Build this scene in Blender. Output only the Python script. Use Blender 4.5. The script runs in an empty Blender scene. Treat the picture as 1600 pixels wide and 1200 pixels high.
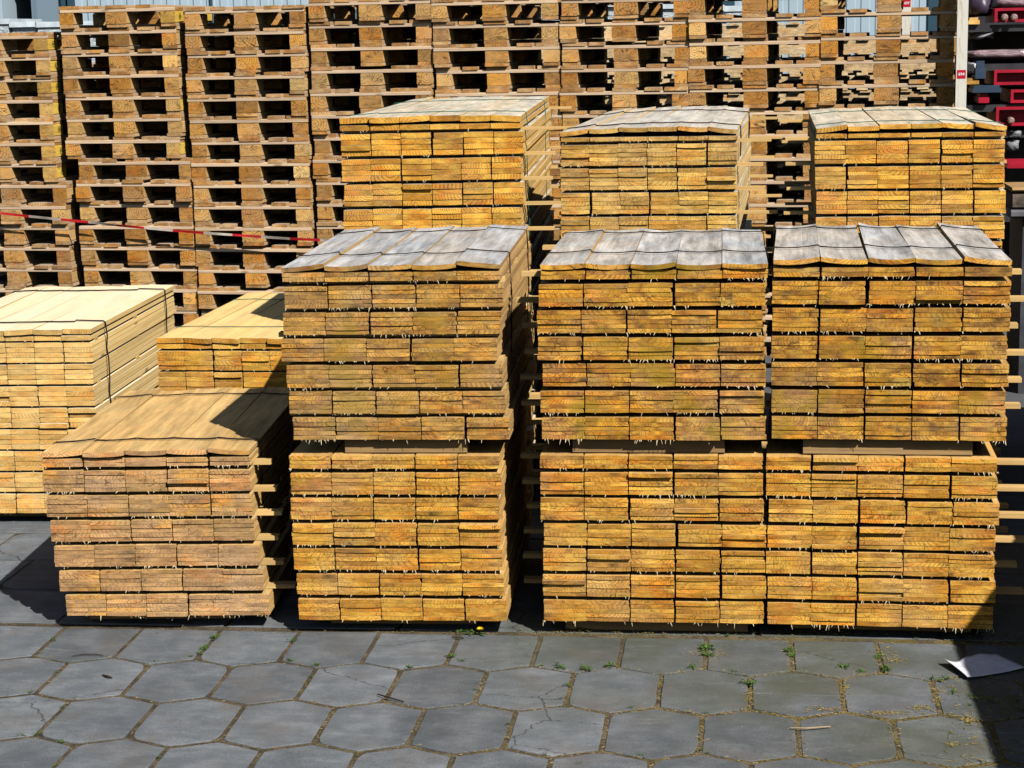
import bpy, math, random
from mathutils import Vector, Matrix
random.seed(7)
scene = bpy.context.scene
COL = scene.collection
PI = math.pi

# ------------------------------------------------------------------ camera
F, PITCH, YAW, ROLL, H = 2935.0, 0.183, -0.124, 0.0206, 1.96
def cam_axes():
    cy, sy, cp, sp = math.cos(YAW), math.sin(YAW), math.cos(PITCH), math.sin(PITCH)
    fwd = Vector((sy*cp, cy*cp, -sp)); right = Vector((cy, -sy, 0)); down = fwd.cross(right)
    c, s = math.cos(ROLL), math.sin(ROLL)
    return right*c + down*s, down*c - right*s, fwd
RT, DN, FW = cam_axes()
CAM = Vector((0, 0, H))
def ray(u, v): return RT*((u-800)/F) + DN*((v-600)/F) + FW
def on_z(u, v, z=0.0):
    d = ray(u, v); return CAM + d*((z-H)/d.z)
def on_y(u, v, y):
    d = ray(u, v); return CAM + d*(y/d.y)
cd = bpy.data.cameras.new('camera'); co = bpy.data.objects.new('camera', cd); COL.objects.link(co)
M = Matrix((RT, -DN, -FW)).transposed().to_4x4(); M.translation = CAM
co.matrix_world = M
cd.sensor_width = 36; cd.lens = F/1600*36; cd.clip_end = 500; cd.clip_start = 0.05
scene.camera = co

# ------------------------------------------------------------------ light
SUN = Vector((-.4, .477, -.597)).normalized()
w = bpy.data.worlds.new('World'); scene.world = w; w.use_nodes = True
nt = w.node_tree; bg = nt.nodes['Background']; sky = nt.nodes.new('ShaderNodeTexSky')
sky.sky_type = 'NISHITA'; sky.sun_disc = False
sky.sun_elevation = math.radians(43.8); sky.sun_rotation = math.radians(140)
nt.links.new(sky.outputs[0], bg.inputs[0]); bg.inputs[1].default_value = 0.05
sl = bpy.data.lights.new('sun', 'SUN'); sl.energy = 5.0; sl.angle = math.radians(.5); sl.color = (1, .965, .91)
so = bpy.data.objects.new('sun', sl); COL.objects.link(so)
so.rotation_euler = SUN.to_track_quat('-Z', 'Y').to_euler()
vs = scene.view_settings; vs.view_transform = 'Standard'; vs.look = 'None'; vs.exposure = 0.22; vs.gamma = 1.0
scene.cycles.max_bounces = 3; scene.cycles.diffuse_bounces = 0; scene.cycles.glossy_bounces = 2

# ------------------------------------------------------------------ node helpers
class G:
    def __init__(s, name):
        s.m = bpy.data.materials.new(name); s.m.use_nodes = True
        s.t = s.m.node_tree; s.b = s.t.nodes['Principled BSDF']; s.b.inputs['Roughness'].default_value = .8
        s.b.inputs['Specular IOR Level'].default_value = .25
    def n(s, ty, **k):
        nd = s.t.nodes.new('ShaderNode'+ty)
        for a, b in k.items(): setattr(nd, a, b)
        return nd
    def put(s, nd, i, v):
        if v is None: return
        if hasattr(v, 'is_output'): s.t.links.new(v, nd.inputs[i])
        else: nd.inputs[i].default_value = v
    def math(s, op, a, b=None, c=None, clamp=False):
        nd = s.n('Math', operation=op, use_clamp=clamp); s.put(nd, 0, a); s.put(nd, 1, b); s.put(nd, 2, c); return nd.outputs[0]
    def vec(s, op, a, b=None):
        nd = s.n('VectorMath', operation=op); s.put(nd, 0, a)
        if op == 'SCALE': s.put(nd, 3, b)
        else: s.put(nd, 1, b)
        return nd.outputs['Value'] if op in ('LENGTH', 'DOT_PRODUCT') else nd.outputs[0]
    def xyz(s, v):
        nd = s.n('SeparateXYZ'); s.put(nd, 0, v); return nd.outputs
    def comb(s, x, y, z):
        nd = s.n('CombineXYZ'); s.put(nd, 0, x); s.put(nd, 1, y); s.put(nd, 2, z); return nd.outputs[0]
    def noise(s, v, scale, detail=3, rough=.55, dist=0.0):
        nd = s.n('TexNoise'); s.put(nd, 'Vector', v); s.put(nd, 'Scale', scale); s.put(nd, 'Detail', detail)
        s.put(nd, 'Roughness', rough); s.put(nd, 'Distortion', dist); return nd.outputs[0]
    def voro(s, v, scale, feature='F1', rnd=1.0):
        nd = s.n('TexVoronoi', feature=feature); s.put(nd, 'Vector', v); s.put(nd, 'Scale', scale); s.put(nd, 'Randomness', rnd); return nd.outputs['Distance']
    def ramp(s, f, stops, interp='LINEAR'):
        nd = s.n('ValToRGB'); cr = nd.color_ramp; cr.interpolation = interp
        while len(cr.elements) < len(stops): cr.elements.new(.5)
        for e, (p, c) in zip(cr.elements, stops):
            e.position = p; e.color = (*c, 1) if len(c) == 3 else c
        s.put(nd, 0, f); return nd.outputs[0]
    def mr(s, f, a, b, c=0.0, d=1.0):
        nd = s.n('MapRange'); s.put(nd, 0, f); s.put(nd, 1, a); s.put(nd, 2, b); s.put(nd, 3, c); s.put(nd, 4, d); return nd.outputs[0]
    def mix(s, f, a, b, mode='MIX'):
        nd = s.n('Mix', data_type='RGBA', blend_type=mode)
        s.put(nd, 0, f); s.put(nd, 6, (*a, 1) if isinstance(a, tuple) else a); s.put(nd, 7, (*b, 1) if isinstance(b, tuple) else b)
        return nd.outputs[2]
    def col(s, c): s.put(s.b, 'Base Color', (*c, 1) if isinstance(c, tuple) else c)
    def bump(s, h, strength=.3, dist=.002):
        nd = s.n('Bump'); s.put(nd, 'Strength', strength); s.put(nd, 'Distance', dist); s.put(nd, 'Height', h)
        s.t.links.new(nd.outputs[0], s.b.inputs['Normal'])

def simple(name, c, rough=.6, metal=0.0, noise=.0, scale=8, spec=.3):
    g = G(name); g.b.inputs['Roughness'].default_value = rough; g.b.inputs['Metallic'].default_value = metal
    g.b.inputs['Specular IOR Level'].default_value = spec
    if noise:
        p = g.n('NewGeometry').outputs['Position']
        f = g.noise(p, scale, 5)
        g.col(g.mix(g.mr(f, .35, .7), tuple(x*(1-noise) for x in c), tuple(min(1, x*(1+noise)) for x in c)))
    else: g.col(c)
    return g.m

def wood(name, pal, side=None, top=None, top_amt=0.0, ring=.010, stain=.5, crack=.6, knots=.5, stain_col=(.06, .05, .042), radial=False, contrast=1.0, moss=0.0, ringamt=.17, topvar=1.0, vary=(.82, 1.12)):
    """sawn timber: end grain on faces across the length (object Y), long grain on the rest"""
    g = G(name)
    tc = g.n('TexCoord'); ob = tc.outputs['Object']; nrm = g.xyz(tc.outputs['Normal'])
    pos = g.n('NewGeometry').outputs['Position']
    rnd = g.n('ObjectInfo').outputs['Random']
    wn = g.n('TexWhiteNoise', noise_dimensions='1D'); g.put(wn, 'W', g.math('MULTIPLY', rnd, 917.3)); r3 = g.xyz(wn.outputs['Color'])
    r1, r2, r4 = r3[0], r3[1], r3[2]
    o = g.xyz(ob)
    oo = g.vec('ADD', ob, g.vec('SCALE', wn.outputs['Color'], 40.0))
    isend = g.math('GREATER_THAN', g.math('ABSOLUTE', nrm[1]), .7)
    istop = g.math('GREATER_THAN', nrm[2], .6)
    base = g.ramp(g.math('ADD', g.math('MULTIPLY', rnd, .5), g.math('MULTIPLY', g.mr(g.noise(pos, 5.5, 2), .36, .64), .5)) if not radial else rnd, pal)
    # end grain rings round a pith that differs from board to board
    if radial:
        cx = g.math('MULTIPLY_ADD', r1, .07, -.035); cz = g.math('MULTIPLY_ADD', r2, .06, .008)
    else:
        cx = g.math('MULTIPLY_ADD', r1, .20, -.10); cz = g.math('MULTIPLY_ADD', r2, .20, -.13)
    dx = g.math('SUBTRACT', o[0], cx); dz = g.math('SUBTRACT', o[2], cz)
    dist = g.math('SQRT', g.math('ADD', g.math('MULTIPLY', dx, dx), g.math('MULTIPLY', dz, dz)))
    blot = g.noise(g.vec('MULTIPLY', oo, (17, 3, 60)), 1.0, 5, .7)
    ph = g.math('MULTIPLY', g.math('ADD', dist, g.math('MULTIPLY', blot, .014)), g.math('MULTIPLY_ADD', r4, 2*PI*.8/ring, 2*PI*.6/ring))
    rings = g.math('MULTIPLY_ADD', g.math('SINE', ph), .5, .5)
    fine = g.noise(g.vec('MULTIPLY', oo, (150, 6, 260)), 1.0, 2)
    endv = g.math('ADD', g.math('MULTIPLY', rings, g.math('MULTIPLY', g.math('MULTIPLY', r2, r2), ringamt*1.6)), g.math('ADD', g.math('MULTIPLY', fine, .30), g.math('MULTIPLY', blot, .85)))
    endm = g.mr(endv, .40, .80, 1.0-.58*contrast, 1.0+.30*contrast)
    endm = g.math('MULTIPLY', endm, g.mr(r4, 0, 1, vary[0], vary[1]))
    endc = g.mix(1.0, base, g.comb(endm, endm, endm), 'MULTIPLY')
    # orange sap and mould stains that run across neighbouring boards
    st = g.noise(g.vec('MULTIPLY', pos, (6, 6, 17)), 1.0, 4, .7)
    endc = g.mix(g.mr(st, .36, .47, .65, 0), endc, g.mix(1.0, endc, (1.10, .74, .40), 'MULTIPLY'))
    sm = g.math('MULTIPLY', g.mr(g.math('ADD', g.math('MULTIPLY', st, .5), g.math('MULTIPLY', blot, .5)), .545, .66), stain)
    endc = g.mix(sm, endc, stain_col)
    mo = g.math('MULTIPLY', g.mr(g.noise(g.vec('MULTIPLY', pos, (70, 8, 150)), 1.0, 3, .7), .50, .66), g.mr(g.noise(g.vec('MULTIPLY', pos, (5, 2, 13)), 1.0, 2), .46, .62))
    endc = g.mix(g.math('MULTIPLY', mo, stain), endc, (.075, .052, .028))
    gy = g.noise(g.vec('ADD', pos, (7.7, 3.1, 5.3)), 3.2, 3, .6)
    endc = g.mix(g.mr(gy, .47, .66, 0, .28*min(1, stain*1.6)), endc, g.mix(1.0, (.47, .37, .25), g.comb(endm, endm, endm), 'MULTIPLY'))
    # drying cracks
    if radial:
        ang = g.math('ARCTAN2', dz, dx)
        an = g.noise(g.comb(g.math('MULTIPLY', ang, 2.2), g.math('MULTIPLY', r4, 50.0), g.math('MULTIPLY', dist, 3.0)), 1.0, 2, .8)
        cr = g.mr(g.math('ABSOLUTE', g.math('SUBTRACT', an, .5)), .004, .03, 1, 0)
        cr = g.math('MULTIPLY', cr, g.mr(g.noise(oo, 16, 1), .42, .56))
    else:
        cw = g.vec('ADD', g.vec('MULTIPLY', oo, (46, 0, 26)), g.comb(g.math('MULTIPLY', blot, .15), 0.0, 0.0))
        cr = g.mr(g.voro(cw, 1.0, 'DISTANCE_TO_EDGE', .8), .008, .045, .85, 0)
        cr = g.math('MULTIPLY', cr, g.mr(g.noise(g.vec('MULTIPLY', pos, (11, 1, 20)), 1.0, 2), .46, .62))
    cr = g.math('MULTIPLY', cr, crack)
    endc = g.mix(cr, endc, (.045, .025, .012))
    if knots:
        kd = g.voro(g.vec('MULTIPLY', oo, (7, 0, 13)), 1.0)
        kn = g.math('MULTIPLY', g.mr(kd, .09, .24, 1, 0), g.math('MULTIPLY', g.math('GREATER_THAN', r1, .72), knots))
        endc = g.mix(kn, endc, (.035, .02, .012))
    # long grain
    ln = g.noise(g.vec('MULTIPLY', oo, (55, 1.6, 90)), 1.0, 4, .6, .6)
    l2 = g.noise(g.vec('MULTIPLY', oo, (9, .9, 30)), 1.0, 2)
    lm = g.mr(g.math('ADD', g.math('MULTIPLY', ln, .6), g.math('MULTIPLY', l2, .4)), .32, .68, .70, 1.18)
    sidebase = g.mix(.75, base, side) if side else base
    lmv = g.math('MULTIPLY', lm, g.mr(r4, 0, 1, (vary[0]+1)/2, (vary[1]+1)/2))
    sc = g.mix(1.0, sidebase, g.comb(lmv, lmv, lmv), 'MULTIPLY')
    if knots:
        skn = g.math('MULTIPLY', g.mr(g.voro(g.vec('MULTIPLY', oo, (9, 3, 9)), 1.0), .05, .12, 1, 0), .7)
        sc = g.mix(skn, sc, (.16, .08, .03))
    if top:
        tn = g.noise(g.vec('MULTIPLY', oo, (20, 2.6, 8)), 1.0, 6, .72, .25)
        tm = g.mr(tn, .32, .68, 1-.42*topvar, 1+.34*topvar)
        tcx = g.mix(g.math('MULTIPLY', r4, .6), top, g.mix(1.0, top, (1.08, .92, .74), 'MULTIPLY'))
        tmm = g.math('MULTIPLY', tm, g.math('MULTIPLY_ADD', g.math('SUBTRACT', lm, 1.0), .7*topvar, 1.0))
        tcl = g.mix(1.0, tcx, g.comb(tmm, tmm, tmm), 'MULTIPLY')
        blue = g.noise(oo, 5, 2)
        tcl = g.mix(g.mr(blue, .46, .66, 0, .6*topvar*top_amt), tcl, g.mix(1.0, tcl, (.84, .95, 1.08), 'MULTIPLY'))
        sc = g.mix(g.math('MULTIPLY', istop, top_amt), sc, tcl)
    c = g.mix(isend, sc, endc)
    if moss:
        mm = g.math('MULTIPLY', g.mr(g.noise(pos, 6, 2), .55, .68), moss)
        c = g.mix(g.math('MULTIPLY', mm, isend), c, (.30, .20, .012))
    g.col(c)
    h = g.math('ADD', g.math('MULTIPLY', isend, endv), g.math('MULTIPLY', ln, .5))
    g.bump(g.math('SUBTRACT', h, g.math('MULTIPLY', cr, 1.5)), .35, .002)
    g.b.inputs['Roughness'].default_value = .82
    return g.m

# palettes (linear albedo)
OCHRE = [(0, (0.703, 0.334, 0.036)), (.2, (0.462, 0.188, 0.020)), (.35, (0.782, 0.417, 0.055)), (.5, (0.361, 0.152, 0.025)), (.62, (0.724, 0.360, 0.038)), (.75, (0.623, 0.278, 0.025)), (.88, (0.502, 0.288, 0.058)), (1, (0.824, 0.510, 0.091))]
BROWN = [(0, (0.512, 0.275, 0.066)), (.2, (0.678, 0.367, 0.075)), (.4, (0.390, 0.197, 0.053)), (.55, (0.595, 0.303, 0.048)), (.75, (0.575, 0.340, 0.095)), (.9, (0.348, 0.183, 0.058)), (1, (0.637, 0.367, 0.095))]
TAN = [(0, (0.615, 0.346, 0.149)), (.25, (0.492, 0.273, 0.121)), (.5, (0.717, 0.409, 0.166)), (.75, (0.451, 0.254, 0.117)), (.9, (0.738, 0.381, 0.090)), (1, (0.635, 0.381, 0.181))]
GOLD  = [(0, (0.744, 0.379, 0.048)), (.25, (0.599, 0.256, 0.027)), (.5, (0.827, 0.465, 0.070)), (.7, (0.683, 0.314, 0.036)), (.85, (0.516, 0.238, 0.036)), (1, (0.785, 0.419, 0.055))]
STRAW = [(0, (0.792, 0.465, 0.101)), (.3, (0.653, 0.320, 0.050)), (.6, (0.851, 0.532, 0.128)), (.8, (0.613, 0.338, 0.069)), (1, (0.752, 0.422, 0.078))]
PALE  = [(0, (0.843, 0.507, 0.150)), (.3, (0.764, 0.419, 0.109)), (.6, (0.882, 0.577, 0.204)), (1, (0.804, 0.472, 0.136))]
PALLET = [(0, (0.436, 0.189, 0.037)), (.12, (0.633, 0.358, 0.112)), (.25, (0.479, 0.197, 0.029)), (.4, (0.719, 0.432, 0.147)), (.5, (0.546, 0.235, 0.033)), (.62, (0.371, 0.180, 0.044)), (.75, (0.653, 0.358, 0.103)), (.88, (0.610, 0.283, 0.044)), (1, (0.806, 0.546, 0.211))]
PBOARD = [(0, (0.508, 0.277, 0.100)), (.25, (0.651, 0.392, 0.169)), (.45, (0.407, 0.196, 0.062)), (.65, (0.590, 0.285, 0.070)), (.85, (0.691, 0.437, 0.201)), (1, (0.468, 0.241, 0.075))]
YEL = [(0, (.56, .31, .06)), (.5, (.66, .40, .09)), (1, (.60, .37, .13))]
GREYTOP = (.50, .485, .46)
W_OCHRE_TOP = wood('grey_topped_ochre_timber', OCHRE, side=(.66, .40, .15), top=GREYTOP, top_amt=.97, topvar=1.3, moss=.6, stain=.65, crack=.85)
W_BROWN_TOP = wood('grey_topped_brown_timber', BROWN, side=(.60, .40, .19), top=(.50, .49, .475), top_amt=.95, topvar=1.25, stain=.6, moss=.45, crack=.85)
W_OCHRE = wood('weathered_ochre_timber', OCHRE, side=(.50, .29, .10), moss=.6, stain=.65, knots=.8, crack=.85)
W_BROWN = wood('weathered_brown_timber', BROWN, side=(.50, .31, .13), stain=.75, moss=.45, knots=.6, crack=.85)
W_TAN = wood('weathered_tan_timber', TAN, side=(.74, .46, .15), top=(.66, .44, .18), top_amt=.9, stain=.65, moss=.2, crack=.8, contrast=.85, topvar=1.05)
W_LOWER = wood('golden_timber', GOLD, side=(.68, .41, .15), stain=.6, knots=.6, crack=.8)
W_GOLD = wood('clean_golden_timber', GOLD, side=(.80, .50, .16), top=(.66, .60, .48), top_amt=.9, stain=.4, crack=.25, knots=.4, ringamt=.35)
W_STRAW = wood('straw_timber', STRAW, side=(.82, .56, .22), top=(.60, .57, .51), top_amt=.92, stain=.5, crack=.5)
W_PALE = wood('fresh_pale_timber', PALE, side=(.84, .60, .25), top=(.92, .79, .54), top_amt=.9, stain=.15, crack=.08, knots=.5, topvar=.28, contrast=.7, vary=(.82, 1.12))
W_FRESH = wood('fresh_yellow_timber', GOLD, side=(.80, .54, .20), top=(.88, .63, .26), top_amt=.9, stain=.55, crack=.25, topvar=.45)
W_LATH = wood('lath_timber', PALE, side=(.66, .43, .17), crack=.1, knots=0)
W_BEARER = wood('bearer_timber', BROWN, side=(.34, .22, .11))
W_PBLOCK = wood('pallet_block_wood', PALLET, side=(.66, .43, .19), ring=.013, radial=True, stain=.55, crack=.9, knots=.25, ringamt=.4)
W_PBOARD = wood('pallet_board_wood', PBOARD, side=(.58, .40, .235), ring=.012, stain=.65, crack=.5, top=(.42, .34, .26), top_amt=.6)
W_PBEAM = wood('pallet_stringer_wood', PBOARD, side=(.74, .57, .40), stain=.3)
W_YEL = wood('sunlit_yellow_block_wood', YEL, side=(.86, .56, .07), ring=.011, radial=True, stain=.35, crack=.7)  # yellow side colour paints in strong sunlight on the fresh block sides
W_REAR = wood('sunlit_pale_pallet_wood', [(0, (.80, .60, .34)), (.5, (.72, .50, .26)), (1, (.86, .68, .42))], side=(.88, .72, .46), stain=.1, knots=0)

# ------------------------------------------------------------------ mesh helpers
def mesh(name, vs_, fs, mats, fm=None, smooth=False):
    me = bpy.data.meshes.new(name); me.from_pydata([tuple(v) for v in vs_], [], fs)
    for m in (mats if isinstance(mats, (list, tuple)) else [mats]): me.materials.append(m)
    if fm: me.polygons.foreach_set('material_index', fm)
    if smooth: me.polygons.foreach_set('use_smooth', [True]*len(fs))
    me.update(); return me
def link(name, me, parent=None, loc=(0, 0, 0), rot=(0, 0, 0)):
    o = bpy.data.objects.new(name, me); COL.objects.link(o)
    o.parent = parent; o.location = loc; o.rotation_euler = rot; return o
def tag(o, label=None, cat=None, group=None, kind=None):
    if label: o['label'] = label
    if cat: o['category'] = cat
    if group: o['group'] = group
    if kind: o['kind'] = kind
    return o
def thing(name, label, cat, loc=(0, 0, 0), rz=0, group=None):
    o = link(name, None, None, loc, (0, 0, rz)); o.empty_display_size = .05
    return tag(o, label, cat, group)
class MB:
    def __init__(s): s.v = []; s.f = []; s.m = []
    def add(s, vs_, fs, mi=0):
        k = len(s.v); s.v += [Vector(v) for v in vs_]; s.f += [tuple(i+k for i in f) for f in fs]; s.m += [mi]*len(fs)
    def box(s, x0, x1, y0, y1, z0, z1, mi=0, mat=None):
        vs_ = [Vector((x, y, z)) for z in (z0, z1) for y in (y0, y1) for x in (x0, x1)]
        if mat: vs_ = [mat @ v for v in vs_]
        s.add(vs_, [(0, 2, 3, 1), (4, 5, 7, 6), (0, 1, 5, 4), (2, 6, 7, 3), (0, 4, 6, 2), (1, 3, 7, 5)], mi)
    def cbox(s, x0, x1, y0, y1, z0, z1, c, mi=0):
        """box with its edges along Y chamfered"""
        pr = [(x0+c, z0), (x1-c, z0), (x1, z0+c), (x1, z1-c), (x1-c, z1), (x0+c, z1), (x0, z1-c), (x0, z0+c)]
        vs_ = [(x, y0, z) for x, z in pr] + [(x, y1, z) for x, z in pr]
        fs = [tuple(range(8)), tuple(range(15, 7, -1))] + [(i, i+8, (i+1) % 8+8, (i+1) % 8) for i in range(8)]
        s.add(vs_, fs, mi)
    def tube(s, pts, r, n=5, mi=0):
        pts = [Vector(p) for p in pts]; k0 = []; k = len(pts)
        vs_ = []
        for i, p in enumerate(pts):
            d = (pts[min(i+1, k-1)] - pts[max(i-1, 0)]).normalized()
            a = d.cross(Vector((.13, .31, .94))).normalized(); b = d.cross(a)
            rr = r[i] if isinstance(r, (list, tuple)) else r
            vs_ += [p + (a*math.cos(2*PI*j/n) + b*math.sin(2*PI*j/n))*rr for j in range(n)]
        fs = [(i*n+j, i*n+(j+1) % n, (i+1)*n+(j+1) % n, (i+1)*n+j) for i in range(k-1) for j in range(n)]
        fs += [tuple(range(n-1, -1, -1)), tuple(range((k-1)*n, k*n))]
        s.add(vs_, fs, mi)
    def mesh(s, name, mats, smooth=False): return mesh(name, s.v, s.f, mats, s.m, smooth)
    def obj(s, name, mats, parent=None, loc=(0, 0, 0), rot=(0, 0, 0), smooth=False):
        return link(name, s.mesh(name, mats, smooth), parent, loc, rot)

def board_mesh(w, t, L, mat, cup=0.0, bow=0.0, twist=0.0, nx=4, ny=1, ch=.0012, name='board', wane=0.0, rag=.0009):
    """a sawn board, centred in X, from y=0 to L, cupped across its width, slightly ragged at its front end"""
    pts = []                     # section going round: bottom left->right, top right->left
    for i in range(nx+1):
        u = -1+2*i/nx; pts.append((u, 0))
    for i in range(nx+1):
        u = 1-2*i/nx; pts.append((u, 1))
    n = len(pts); vs_ = []
    e0 = [random.uniform(-rag, rag) for _ in range(n)]; e1 = random.uniform(-rag, rag); e2 = random.uniform(-rag, rag)
    for j in range(ny+1):
        v = j/ny
        for q, (u, k) in enumerate(pts):
            x = u*w/2; z = k*t + cup*(u*u - .35)
            if abs(u) == 1: x *= (1 - wane*(1 if (k == 1 and u > 0) else 0)); z += (ch if k == 0 else -ch)*.6
            z += bow*(2*v-1)**2 - bow*.4 + twist*u*(v-.5)
            y = v*L + ((e0[q]*.4 + e1*u + e2*k) if j == 0 else 0)
            vs_.append((x, y, z))
    fs = []
    for j in range(ny):
        for q in range(n): fs.append((j*n+q, (j+1)*n+q, (j+1)*n+(q+1) % n, j*n+(q+1) % n)[::-1])
    half = nx+1
    for i in range(nx):                                     # end caps as strips so that cupped ends stay true
        a, b, c, d = i, i+1, n-2-i, n-1-i
        fs.append((a, b, c, d)); k = ny*n; fs.append((k+d, k+c, k+b, k+a))
    return mesh(name, vs_, fs, mat)

BANK = {}
def bank(w, t, L, mat):
    k = (w, t, L, mat.name)
    if k not in BANK:
        BANK[k] = [board_mesh(w*random.uniform(.974, .981), t*.964, L, mat, cup=random.choice((0, .0004, .0007, -.0007, .0012, -.001)), nx=4, wane=random.choice((0, 0, 0, 0, .05))) for _ in range(9)]
    return BANK[k]

M_STRAW = simple('splinter_wood', (.78, .62, .38), .8)
M_WIRE = simple('dark_wire', (.03, .022, .018), .5, .3)
M_BLACK = simple('black_plastic_strap', (.012, .012, .014), .4)
M_GREEN = simple('green_plastic_strap', (.02, .13, .09), .5)

def bundle(label, corner, yaw, nb, w, t, L, z0, nlay, ncourse, gap, mat, top=None, ntop=2, strap=None, laths=(.05, .11), lath_left=.02, jit=.006,
           drift=None, bearer=(.15, .15), bearer_h=.05, splinters=9, detail=True, lathmat=None, offs=None, topmat=None, bearer_set=.11, group=None, strap_drop=None, strap_y=(.2, .8), jy=.003, lath_set=None):
    """a strapped bundle of boards: layers of NCOURSE courses kept apart by laths, on bearers, with a curled top course"""
    root = thing('timber_bundle', label, 'timber bundle', (corner[0], corner[1], z0), yaw, group)
    bm_ = bank(w, t, L, mat); pitch = w+.0006; W = nb*pitch; z = bearer_h
    lathmat = lathmat or W_LATH
    sp = MB()
    # bearers under the bundle
    for yb in (bearer_set, L*.5-.04, L-bearer_set-.09):
        b = MB(); b.cbox(0, .085, -(W-bearer[1]), -bearer[0], 0, bearer_h-.004, .003)
        b.obj('bearer', W_BEARER, root, (0, yb, .001), (0, 0, PI/2))
    zl = z
    for li in range(nlay+1):
        istop = li == nlay
        nc = ntop if istop else ncourse
        jx = (offs[li] if offs else random.uniform(-jit, jit)); jyl = random.uniform(-jy, jy)
        layer = link('board_layer', None, root, (jx, jyl, zl), (0, 0, random.uniform(-.004, .004))); layer.empty_display_size = .02
        cum = [random.uniform(-.003, .003) for _ in range(nb)]
        czo = [random.choice((0, 0, .0002, .0004, .0007)) for _ in range(nb)]
        gapcol = random.randrange(nb) if random.random() < .3 else -1
        if detail:
            for k in range(nc):
                cj = random.uniform(-.0008, .0008)
                for c in range(nb):
                    x = (c+.5)*pitch + cum[c] + cj + random.uniform(-.0008, .0008)
                    if c >= gapcol > 0: x += .006
                    me = random.choice(bm_)
                    o = link('board', me, layer, (x + (random.uniform(-.004, .004) if random.random() < .05 else 0), random.uniform(-.0026, .0026) + (random.uniform(-.012, .008) if random.random() < .06 else 0), k*t + czo[c]*k), (0, 0, random.uniform(-.0015, .0015)))
                    o.rotation_euler.y = random.uniform(-.002, .002)
        else:
            mb = MB()
            for k in range(nc):
                for c in range(nb):
                    x = (c+.5)*pitch + random.uniform(-.002, .002); y = random.uniform(-.004, .004)
                    mb.cbox(x-w/2, x+w/2-.001, y, L+y, k*t, k*t+t*.955, .001)
            bpy.data.objects.remove(layer)
            layer = mb.obj('board_layer', mat, root, (jx, jyl, zl))
        zt = zl + nc*t
        if istop and top:
            # the curled, weathered top course
            crest = []
            for c in range(nb):
                tilt, cup, lift = top[c]
                me = board_mesh(w*.99, t*1.05, L*random.uniform(.98, 1.01), topmat or mat, cup=cup, bow=random.uniform(-.004, .005), twist=random.uniform(-.006, .006), nx=8, ny=6, name='top_board', rag=.003)
                o = link('top_board', me, root, (jx+(c+.5)*pitch, jyl+random.uniform(-.012, .004), zt+.002+lift+.5*w*abs(math.sin(tilt))*.8), (0, -tilt, random.uniform(-.006, .006)))
                ez = abs(math.sin(tilt))*w*.5
                crest.append((zt+.004+lift+.4*w*abs(math.sin(tilt))+t*1.05+cup*.65 - math.sin(tilt)*-(-w/2), zt+.004+lift+.4*w*abs(math.sin(tilt))+t*1.05+cup*.65+math.sin(tilt)*w/2))
            if strap:
                sm_, r, flat = strap
                for fy in strap_y:
                    for dbl in ((0, .012) if not flat else (0,)):
                        y = L*fy + dbl + random.uniform(-.008, .008)
                        pts = []
                        x0 = jx; pts.append((x0-.004, y, zt-.09)); pts.append((x0-.004, y, crest[0][0]))
                        for c in range(nb):
                            for q in range(5):
                                u = q/4; zz = crest[c][0]*(1-u)+crest[c][1]*u
                                _, cup, _ = top[c]
                                sag = -max(cup, 0)*.55*(1-(2*u-1)**2) if not dbl else -max(cup, 0)*.95*(1-(2*u-1)**2)
                                pts.append((x0+(c+u*.96+.02)*pitch, y+random.uniform(-.002, .002), zz+.003+sag))
                        pts.append((x0+W+.005, y, crest[-1][1]-.002))
                        zb = -.0 if strap_drop is None else zt-strap_drop
                        zz = zt-.03
                        while zz > zb+.05:
                            pts.append((x0+W+.006+random.uniform(-.002, .007), y+random.uniform(-.003, .003), zz)); zz -= .05
                        pts.append((x0+W+.004, y, zb+.02))
                        tb = MB(); tb.tube(pts, r, 5); tb.obj('strap', sm_, root)
        if not istop:
            # laths across the layer
            for yi, yb in enumerate((lath_set or .06, L*.5-.02, L-.10)):
                lb = MB(); a = random.uniform(*laths) if yi != 1 else -.004; l = random.uniform(-.01, lath_left) if lath_left < .05 else (random.uniform(.8, 1)*lath_left if yi != 1 else 0)
                lb.box(0, .042, -(W+a), l, 0, gap-.0012)
                o = lb.obj('spacer_lath', lathmat, root, (jx, yb+(random.uniform(-.02, .03) if yi else random.uniform(-.012, .012)), zt+.0006), (0, 0, PI/2+random.uniform(-.015, .015)))
        if splinters:
            for c in range(nb):
                for _ in range(random.choice((0, 1, 2, 3, splinters//2, splinters, splinters+4))):
                    x = (c+random.random())*pitch+jx; ln = (.003+.011*random.random()**2) * (1.4 if li == 0 else 1); wd = random.uniform(.0007, .002); y = -.001+jyl+random.uniform(-.002, .004)
                    tx = random.uniform(-.006, .006); ty = random.uniform(-.004, .001); zz = zl+.001
                    sp.add([(x-wd, y, zz), (x+wd, y, zz), (x, y+.0015, zz), (x+tx-wd*.3, y+ty, zz-ln), (x+tx+wd*.3, y+ty, zz-ln), (x+tx, y+ty+.0008, zz-ln)], [(0, 1, 4, 3), (1, 2, 5, 4), (2, 0, 3, 5), (3, 4, 5), (2, 1, 0)])
        zl = zt + gap
    if sp.v: tag(sp.obj('splinters', M_STRAW, root), kind='stuff')
    return root

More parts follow.
